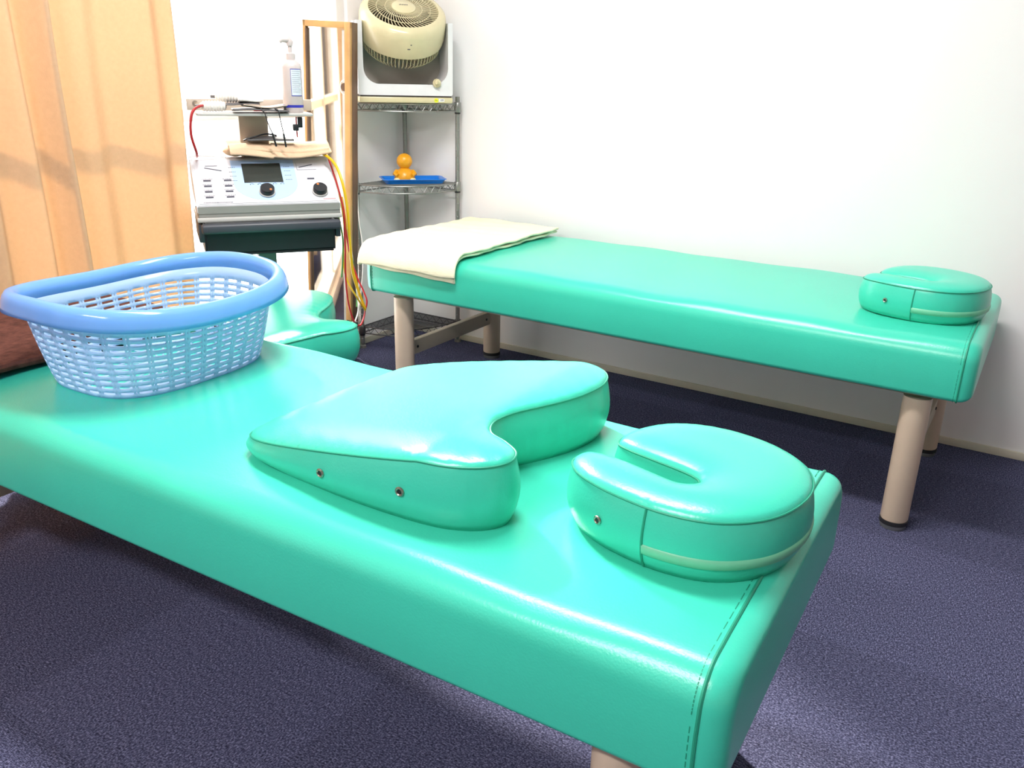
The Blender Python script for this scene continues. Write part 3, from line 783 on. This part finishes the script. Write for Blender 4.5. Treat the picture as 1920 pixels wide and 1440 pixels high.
def lpt(lx, ly, lz): p = MO+MU*lx-MN*ly; return Vector((p.x, p.y, lz))
def cable(name, label, pts, r, m_, local=True, tip=None, cat='cable', n=10, group=None):
    P = crom([lpt(*p) for p in pts] if local else pts, n); o0 = P[0].copy()
    rt_ = empty(name, o0); tag(rt_, label, cat, group)
    MB().tube([p-o0 for p in P], r, 8).build('wire', m_, rt_)
    if tip:
        for (k, ln, rr, mm) in tip:
            a = P[k]-o0; b = P[k-ln if k < 0 or k > ln else k+ln]-o0; MB().tube([a, (a+b)/2, b], rr, 10).build('plug', mm, rt_)
    return rt_
cable('electrode_lead', 'thin black lead dropping from the shelf pads, left of the pair', [(.198, .085, .939), (.206, .080, .930), (.214, .078, .900), (.226, .08, .868), (.233, .086, .838)], .0014, M['black'], tip=[(-1, 12, .0028, M['black']), (0, 9, .0024, M['black'])])
cable('electrode_lead', 'thin black lead dropping from the shelf pads, right of the pair', [(.236, .085, .941), (.244, .080, .934), (.250, .078, .900), (.256, .082, .866), (.260, .086, .836)], .0014, M['black'], tip=[(-1, 12, .0028, M['black']), (0, 9, .0024, M['black'])])
cable('red_lead', 'thick red cable hanging at the left of the device shelf', [(.060, .14, .945), (.040, .10, .945), (.022, .08, .936), (.012, .075, .915), (.008, .08, .870), (.018, .10, .822), (.020, .16, .805)], .0036, M['red'])
cable('red_lead', 'short red and black lead lying along the back of the device shelf', [(.19, .195, .9315), (.225, .20, .9315), (.262, .20, .9315)], .003, M['red'])
cable('red_lead', 'thin red lead hanging under the right end of the device shelf', [(.297, .11, .9165), (.297, .115, .89), (.300, .13, .860)], .0022, M['red'])
def clip():
    r = place('cable_clip', .305, .11, 0); tag(r, 'black clip hanging under the right end of the device shelf', 'clip')
    MB().box((.002, 0, .902), (.014, .012, .030), bev=.002).build('clip_body', M['black'], r); MB().box((-.011, 0, .888), (.016, .014, .018), bev=.002).build('clip_jaw', M['black'], r)
clip()

# cables hanging at the machine's right side (world space: pixel-traced points put at a depth between machine and rack)
def hang(name, label, lp, r, m_, group=None): return cable(name, label, lp, r, m_, True, None, 'cable', 10, group)
hang('yellow_cable', 'yellow cable looping down the right side of the device, outermost', [(.33, .20, .82), (.365, .13, .815), (.392, .07, .79), (.405, .03, .74), (.415, .02, .66), (.418, .02, .56), (.425, .03, .47), (.445, .04, .40), (.462, .05, .352)], .0042, M['yellow'], 'coloured cables beside the device')
hang('yellow_cable', 'yellow cable swinging out to the tied bundle, inner one beside the device', [(.408, .10, .70), (.410, .06, .63), (.406, .04, .56), (.398, .03, .50), (.405, .02, .45), (.430, .02, .40), (.462, .05, .347)], .0026, M['yellow'], 'coloured cables beside the device')
hang('yellow_cable', 'yellow cable hanging straight in the middle of the cables by the device', [(.414, .09, .69), (.416, .06, .62), (.418, .05, .54), (.436, .05, .45), (.460, .06, .355)], .0026, M['yellow'], 'coloured cables beside the device')
hang('red_cable', 'dark red cable making the lowest loop beside the device', [(.385, .12, .80), (.398, .06, .72), (.406, .03, .65), (.403, .02, .56), (.400, .02, .46), (.405, .02, .38), (.420, .02, .322), (.440, .03, .306), (.457, .05, .325), (.464, .06, .350)], .0028, M['red'], 'coloured cables beside the device')
hang('red_cable', 'bright red cable arching outwards to the tied bundle', [(.412, .08, .66), (.415, .05, .58), (.422, .05, .52), (.440, .05, .455), (.458, .05, .41), (.468, .05, .375), (.464, .06, .345)], .0028, mat('bright_red_cable', (.62, .03, .05), .35), 'coloured cables beside the device')
hang('green_cable', 'green cable among the yellow ones beside the device', [(.400, .12, .66), (.404, .06, .58), (.396, .03, .52), (.390, .03, .46)], .0024, M['green'], 'coloured cables beside the device')
hang('green_cable', 'green cable curving down beside the bright red one', [(.418, .08, .62), (.424, .06, .55), (.436, .06, .47), (.440, .06, .40), (.436, .05, .36)], .0022, M['green'], 'coloured cables beside the device')
hang('white_cable', 'thin white cable loop below the device cables', [(.426, .08, .60), (.434, .06, .48), (.440, .05, .40), (.438, .04, .35), (.424, .03, .318)], .0022, M['white'], 'coloured cables beside the device')
def tie():
    r = place('cable_tie', .420, .02, .316); tag(r, 'black tie knotted round the lowest cable loop beside the stool cushion', 'cable tie')
    MB().box((0, 0, 0), (.022, .012, .012), bev=.003).build('knot', M['tie'], r)
    for a, b in (((-.008, 0, -.002), (-.026, -.004, -.010)), ((-.006, 0, .002), (-.022, -.006, .014)), ((.004, 0, -.004), (.004, -.003, -.022))): MB().tube([a, ((a[0]+b[0])/2, a[1], (a[2]+b[2])/2+.002), b], .0018, 6).build('tie_end', M['tie'], r)
tie()

# ------------------------------------------------------------------ leaning mirror
def mirror():
    e = Vector((.942, .335, 0))
    r = empty('mirror', (-.565, -.545, .0)); r.rotation_euler = (0, 0, math.atan2(e.y, e.x))
    tilt = Matrix.Rotation(math.radians(2.4), 4, 'Y')      # leans sideways towards the rack
    W, Hh, D = .170, 1.19, .055
    T = Matrix.Translation((0, 0, .014)) @ tilt
    # local x along width, local -y towards the viewer
    fb = MB().box((W/2, .024, Hh/2), (W, .052, Hh), T=T, bev=.001).build('frame_back', M['wood_d'], r)
    f = MB(); b = .020
    f.box((W-b/2, -.006, Hh/2), (b, .022, Hh), T=T, bev=.0015); f.box((W/2, -.006, Hh-.010), (W-.0, .021, .020), T=T, bev=.0015); f.box((W/2, -.006, .012), (W, .021, .024), T=T, bev=.0015)
    f.box((.005, -.006, Hh/2), (.010, .021, Hh), T=T, bev=.0015); f.build('frame', M['wood'], r)
    MB().box((.012, -.009, Hh/2), (.0045, .018, Hh-.05), T=T).build('inner_edge', M['wood_d'], r)
    MB().box((W/2, -.0045, Hh/2), (W-.030, .003, Hh-.04), T=T).build('mirror_glass', M['mirror'], r)
    q = MB(); q.box((W-b-.006, -.0070, Hh/2), (.012, .002, Hh-.05), T=T, bev=.001); q.build('bevel_strip', M['m_trim'], r)
    h = MB(); h.tube([(W-b-.004+.016*math.cos(a*PI/12), -.0065, .985+.024*math.sin(a*PI/12)) for a in range(6, 19)], .0018, 6, T=T); h.build('finger_pull', M['white'], r)
    q = MB(); q.lathe([(.0135, 0), (.0135, .002)], 24, T=T @ Matrix.Translation((W-b-.003, -.0085, .985)) @ Matrix.Rotation(PI/2, 4, 'X')); q.build('pull_recess', M['wood_d'], r)
    tag(r, 'tall narrow mirror in an orange wooden frame leaning between window and wire rack', 'mirror')
mirror()

# ------------------------------------------------------------------ corner wire rack
RA, RB, RC = Vector((-.500, -.326, 0)), Vector((-.243, -.033, 0)), Vector((-.500, -.033, 0))
def rack():
    r = empty('corner_rack', (-.42, -.12, 0)); o = r.location.copy()
    tag(r, 'chrome wire corner rack with three shelves standing between the walls', 'rack')
    for P in (RA, RB, RC):
        q = P-o; mb = MB(); mb.tube([(q.x, q.y, .018), (q.x, q.y, .962 if P is not RC else .945)], .0085, 16); 
        k = .04
        while k < .93: mb.lathe([(.0085, -.0012), (.0092, 0), (.0085, .0012)], 16, (q.x, q.y, k), caps=False); k += .025
        p = mb.build('post', M['chrome'], r)
        MB().lathe([(.006, .02), (.006, .012), (.013, .010), (.014, 0)], 20, (q.x, q.y, 0)).build('levelling_foot', M['chrome'], p)
    c = (RB-RA).normalized(); nn = Vector((c.y, -c.x, 0)); mid = (RA+RB)/2; half = (RB-RA).length/2; bul = .085
    def front(t): # t -1..1
        p = mid+c*(half*t)+nn*(bul*(1-t*t)); return p
    for z, wm in ((.936, 'chrome'), (.643, 'chrome'), (.088, 'darkwire')):
        sh = empty('shelf', (0, 0, z)); sh.parent = r
        path = [front(t) for t in np.linspace(-1, 1, 25)]
        V2 = lambda P, dz=0: (P.x-o.x, P.y-o.y, dz)
        rim = MB()
        for dz in (0, -.026):
            rim.tube([V2(p, dz) for p in path], .0028, 8); rim.tube([V2(RA, dz), V2(RC, dz), V2(RB, dz)], .0028, 8)
        nz = 26
        zz = [V2(front(-1+2*k/nz), -.002 if k % 2 else -.024) for k in range(nz+1)]; rim.tube(zz, .0018, 6)
        for A_, B_ in ((RA, RC), (RC, RB)):
            rim.tube([V2(A_.lerp(B_, k/14), -.002 if k % 2 else -.024) for k in range(15)], .0018, 6)
        rim.build('edge_truss', M[wm], sh)
        wr = MB(); 
        for k in range(1, 24):                      # deck wires run along the chord direction
            s = -bul + (k)*(bul+.22)/24; hw_ = None
            q = mid - nn*s
            # limits: walls lines x=RC.x and y=RC.y, and the front arc
            if s > 0:
                L0 = q; t0 = (RC.x-q.x)/(-c.x) if c.x else 0
                a = q-c*((q.x-RC.x)/c.x) if c.x else q; b = q+c*((RC.y-q.y)/c.y)
            else:
                e_ = half*math.sqrt(max(0, 1-(-s)/bul)); a = q-c*e_; b = q+c*e_
            wr.tube([V2(a, .002), V2(b, .002)], .0015, 6)
        wr.tube([V2(mid-nn*.0, -.002), V2(mid+nn*bul, -.002)], .0022, 6); wr.tube([V2(mid+nn*bul, -.004), V2(RC, -.004)], .0024, 6)
        wr.build('deck_wires', M[wm], sh)
        for P in (RA, RB, RC):
            q = P-o; MB().lathe([(.0125, -.030), (.0135, -.028), (.0135, .004), (.012, .006)], 20, (q.x, q.y, 0)).build('collar', M['chrome' if wm == 'chrome' else 'darkwire'], sh)
            MB().lathe([(.0108, -.036), (.0112, -.030)], 20, (q.x, q.y, 0)).build('plastic_sleeve', M['black'], sh)
rack()
cable('power_cord', 'white power cord hanging down along the left post of the rack', [(-.455, -.295, .972), (-.468, -.325, .945), (-.478, -.342, .90), (-.482, -.345, .70), (-.480, -.340, .52), (-.470, -.335, .40), (-.476, -.345, .26), (-.495, -.36, .10), (-.50, -.37, .006)], .0032, M['white'], False)

# ------------------------------------------------------------------ circulator fan on the rack
def fan():
    c = Vector((.6594, .7518, 0)); nn = Vector((.7518, -.6594, 0)); mid = Vector((-.3715, -.1795, 0))
    r = empty('fan', mid+Vector((0, 0, .9405))); r.rotation_euler = (0, 0, math.atan2(c.y, c.x))
    tag(r, 'cream and white box circulator fan tilted upwards on top of the wire rack', 'fan')
    # local: x along the front, -y towards the viewer
    bp_ = MB().box((-.014, -.01, .010), (.338, .172, .020), bev=.004).build('base_plate', M['cream_pl'], r)
    MB().box((-.014, -.01, .0225), (.330, .166, .005)).build('gap', M['dark_in'], r)
    # white housing: U-shaped ring extruded in depth plus rear shell
    ox0, ox1, z0, z1 = -.184, .156, .025, .270
    def rrect(x0, x1, za, zb, rad, top=True):
        P = []; n = 8
        for k in range(n+1): a = PI+PI/2*k/n; P.append((x0+rad+rad*math.cos(a), za+rad+rad*math.sin(a)))
        for k in range(n+1): a = -PI/2+PI/2*k/n; P.append((x1-rad+rad*math.cos(a), za+rad+rad*math.sin(a)))
        P.append((x1, zb)); P.append((x0, zb)); return P
    outer = rrect(ox0, ox1, z0, z1, .008); inner = rrect(ox0+.020, ox1-.016, z0+.038, z1, .055)
    outer_p, inner_p = outer, inner
    m_ = MB(); n = len(outer)
    yf, yb = -.092, .065
    V = [(x, yf, z) for x, z in outer]+[(x, yf+.004, z) for x, z in inner]+[(x, yb, z) for x, z in outer]+[(x*.97, yb-.02, z) for x, z in inner]
    Fs = []
    for i in range(n-1):
        if i == n-1: continue
        Fs.append([i, i+1, n+i+1, n+i]); Fs.append([2*n+i, 3*n+i, 3*n+i+1, 2*n+i+1]); Fs.append([i, 2*n+i, 2*n+i+1, i+1]); Fs.append([n+i, n+i+1, 3*n+i+1, 3*n+i])
    # remove the top closing strip of the inner/outer (between the last two points)
    Fs = [f for k, f in enumerate(Fs) if k//4 != n-2]
    Fs.append([n-2, 2*n+n-2, 3*n+n-2, n+n-2]); Fs.append([n-1, n+n-1, 3*n+n-1, 2*n+n-1])
    # left closing edge: between last and first
    i = n-1; j = 0
    Fs += [[i, j, n+j, n+i], [2*n+i, 3*n+i, 3*n+j, 2*n+j], [i, 2*n+i, 2*n+j, j], [n+i, n+j, 3*n+j, 3*n+i]]
    m_.add(V, Fs); hs = m_.build('housing', M['fan_white'], r, smooth=40)
    MB().prism([(x, z) for x, z in rrect(ox0+.02, ox1-.012, z0+.03, z1-.03, .05)], 0, .006, T=Matrix.Translation((0, yb-.006, 0)) @ Matrix.Rotation(PI/2, 4, 'X')).build('back_panel', M['fan_shade'], r)
    # grey sheet over the recess sides, painting in their shade
    MB().grid(lambda u, v: (lambda p: (p[0], yf+.03+(yb-.03-yf)*v, p[1]+.0008))(inner[min(n-1, int(u*(n-1)+.5))] if False else inner[int(round(u*(n-3)))]), n-2, 2).build('recess_shade_sheet', M['fan_shade'], r, smooth=60)
    for sx in (ox0-.002, ox1+.002):
        s_ = -1 if sx < 0 else 1
        MB().lathe([(.026, 0), (.026, .006), (.020, .010)], 28, T=Matrix.Translation((sx, -.02, .245)) @ Matrix.Rotation(s_*PI/2, 4, 'Y')).build('pivot_boss', M['fan_white'], hs)
    k = MB().lathe([(.015, 0), (.015, .006), (.011, .010), (.009, .018)], 24, T=Matrix.Translation((.097, yf-.0, .068)) @ Matrix.Rotation(math.radians(75), 4, 'X')).build('control_knob', M['cream_pl'], r)
    MB().box((0, 0, 0), (.004, .018, .012), T=Matrix.Translation((.097, yf-.018, .072)) @ Matrix.Rotation(.2, 4, 'Y'), bev=.001).build('knob_grip', M['cream_pl'], k)
    # drum: axis tilted 55 degrees up
    tl = math.radians(57)
    # drum local z = axis (outwards/up), build with rotation about x
    HT = Matrix.Translation((-.012, -.020, .262)) @ Matrix.Rotation(PI/2-tl, 4, 'X')
    dr = MB().lathe([(.142, -.046), (.150, -.042), (.154, -.020), (.154, .030), (.150, .048), (.138, .060), (.124, .064), (.121, .058), (.119, -.04)], 64, T=HT, caps=False).build('drum', M['cream_pl'], r, smooth=50)
    MB().lathe([(.118, -.040), (.118, -.038), (.0, -.038)], 48, T=HT, caps=False).build('drum_inside', M['dark_in'], dr)
    bl = MB()
    for q in range(5):
        T2 = HT @ Matrix.Rotation(q*2*PI/5, 4, 'Z')
        bl.grid(lambda u, v: ((.03+.08*u)*math.cos((v-.5)*1.0), (.03+.08*u)*math.sin((v-.5)*1.0), .01+.03*(v-.5)), 8, 8, T=T2)
    bl.lathe([(.03, -.02), (.03, .03), (.01, .035)], 24, T=HT); bl.build('fan_blades', M['dark_in'], r, smooth=60)
    gr = MB(); NS = 54
    for q in range(NS):
        a0 = 2*PI*q/NS; P = []
        for k in range(9):
            t = k/8; rr = .036+.086*t; a = a0+.55*t; P.append((rr*math.cos(a), rr*math.sin(a), .066-.006*t*t))
        gr.tube(P, .0013, 5, T=HT, caps=False)
    for rr in (.065, .095): gr.tube([(rr*math.cos(a*PI/24), rr*math.sin(a*PI/24), .0655-.006*((rr-.036)/.086)**2) for a in range(48)], .0013, 5, closed=True, T=HT)
    gr.build('front_grille', M['cream_pl'], dr)
    hb = MB().lathe([(.042, .062), (.042, .069), (.038, .072), (.0, .073)], 40, T=HT, caps=False).build('grille_hub', M['cream_pl'], dr)
    tx = MB()
    for q in range(7): tx.box((-.014+.0045*q, .006 if q % 2 else .005, .0733), (.0026, .005, .0006), T=HT)
    tx.build('hub_marking', M['print'], hb)
    rear = MB(); NR_ = 64
    for q in range(NR_):
        a = 2*PI*q/NR_; P = [((.142-.0*k)*math.cos(a) if k == 0 else rr*math.cos(a), (.142)*math.sin(a) if k == 0 else rr*math.sin(a), z) for k, (rr, z) in enumerate(((.144, -.042), (.138, -.076), (.116, -.098), (.05, -.104)))]
        rear.tube(P, .0017, 5, T=HT, caps=False)
    rear.tube([(.05*math.cos(a*PI/24), .05*math.sin(a*PI/24), -.104) for a in range(48)], .003, 5, closed=True, T=HT)
    rear.build('rear_grille', M['cream_pl'], dr)
    # two small marks on the drum's lower side and stickers on the base
    for (ax, zz, sx) in ((.0, .0, .010), (.045, .016, .005)):
        MB().box((0, 0, 0), (sx, .0008, .003), T=HT @ Matrix.Rotation(-PI/2+ax, 4, 'Z') @ Matrix.Translation((.1544, 0, zz)) @ Matrix.Rotation(PI/2, 4, 'Z')).build('drum_mark', M['print'], dr)
    st = MB().lathe([(.0075, 0), (.0075, .0005)], 24, T=Matrix.Translation((.094, -.0963, .010)) @ Matrix.Rotation(PI/2, 4, 'X')).build('yellow_sticker', M['yel_st'], bp_)
    st2 = MB().box((.114, -.0963, .0105), (.020, .0006, .010)).build('number_sticker', M['white'], bp_)
    return r, st, st2
fan_r, st_y, st_w = fan()
def text(body, size, T, m_, parent, name):
    cu = bpy.data.curves.new(name, 'FONT'); cu.body = body; cu.size = size; cu.align_x = 'CENTER'; cu.align_y = 'CENTER'; cu.extrude = .0002
    to = bpy.data.objects.new('tmp', cu); COL.objects.link(to); me = bpy.data.meshes.new_from_object(to)
    bpy.data.objects.remove(to); me.transform(T); me.materials.append(m_); o = bpy.data.objects.new(name, me); COL.objects.link(o); o.parent = parent; return o
text('No', .008, Matrix.Translation((.094, -.0970, .010)) @ Matrix.Rotation(PI/2, 4, 'X'), M['print'], st_y, 'sticker_text')
text('109', .009, Matrix.Translation((.114, -.0970, .0105)) @ Matrix.Rotation(PI/2, 4, 'X'), M['print'], st_w, 'sticker_text')

# ------------------------------------------------------------------ blue tray and toy on the middle shelf
def tray():
    r = empty('tray', (-.371, -.150, .6470), math.atan2(.7518, .6594)); tag(r, 'shallow bright blue plastic tray on the middle rack shelf', 'tray')
    def rr(a, b, rad, z, n=6):
        P = []
        for cx_, cy_, s0 in ((a-rad, b-rad, 0), (-a+rad, b-rad, PI/2), (-a+rad, -b+rad, PI), (a-rad, -b+rad, 3*PI/2)):
            for k in range(n+1): t = s0+PI/2*k/n; P.append((cx_+rad*math.cos(t), cy_+rad*math.sin(t), z))
        return P
    L_ = [rr(.108, .055, .014, .0), rr(.118, .063, .018, .014), rr(.123, .067, .02, .0155), rr(.1225, .0665, .02, .0175), rr(.115, .060, .018, .0165), rr(.105, .052, .014, .003)]
    n = len(L_[0]); V = [p for l in L_ for p in l]; Fs = [list(range(n))[::-1], [5*n+i for i in range(n)]]
    for k in range(5):
        for i in range(n): Fs.append([k*n+i, k*n+(i+1) % n, (k+1)*n+(i+1) % n, (k+1)*n+i])
    mb = MB(); mb.add(V, Fs); mb.build('tray_body', M['tray'], r, smooth=50)
tray()
def toy():
    r = empty('toy_figurine', (-.392, -.172, .6502), math.radians(41)); tag(r, 'small orange seated toy figurine with a round head in the blue tray', 'figurine')
    r.scale = (1.12, 1.12, 1.08)
    b = MB(); b.lathe([(.0, 0), (.032, .0), (.036, .006), (.034, .022), (.027, .036), (.018, .044), (.012, .048)], 32); b.build('body', M['fig'], r, smooth=80)
    MB().sphere((0, 0, .070), .0268, sc=(1.0, .95, 1)).build('head', M['fig'], r, smooth=80)
    for s_ in (-1, 1):
        MB().sphere((s_*.026, -.024, .008), .0105, sc=(1.1, 1.0, .75)).build('foot', M['figc'], r, smooth=80)
        MB().tube([(s_*.026, -.006, .036), (s_*.033, -.018, .028), (s_*.024, -.029, .022)], [.008, .008, .007], 12).build('arm', M['fig'], r, smooth=80)
toy()
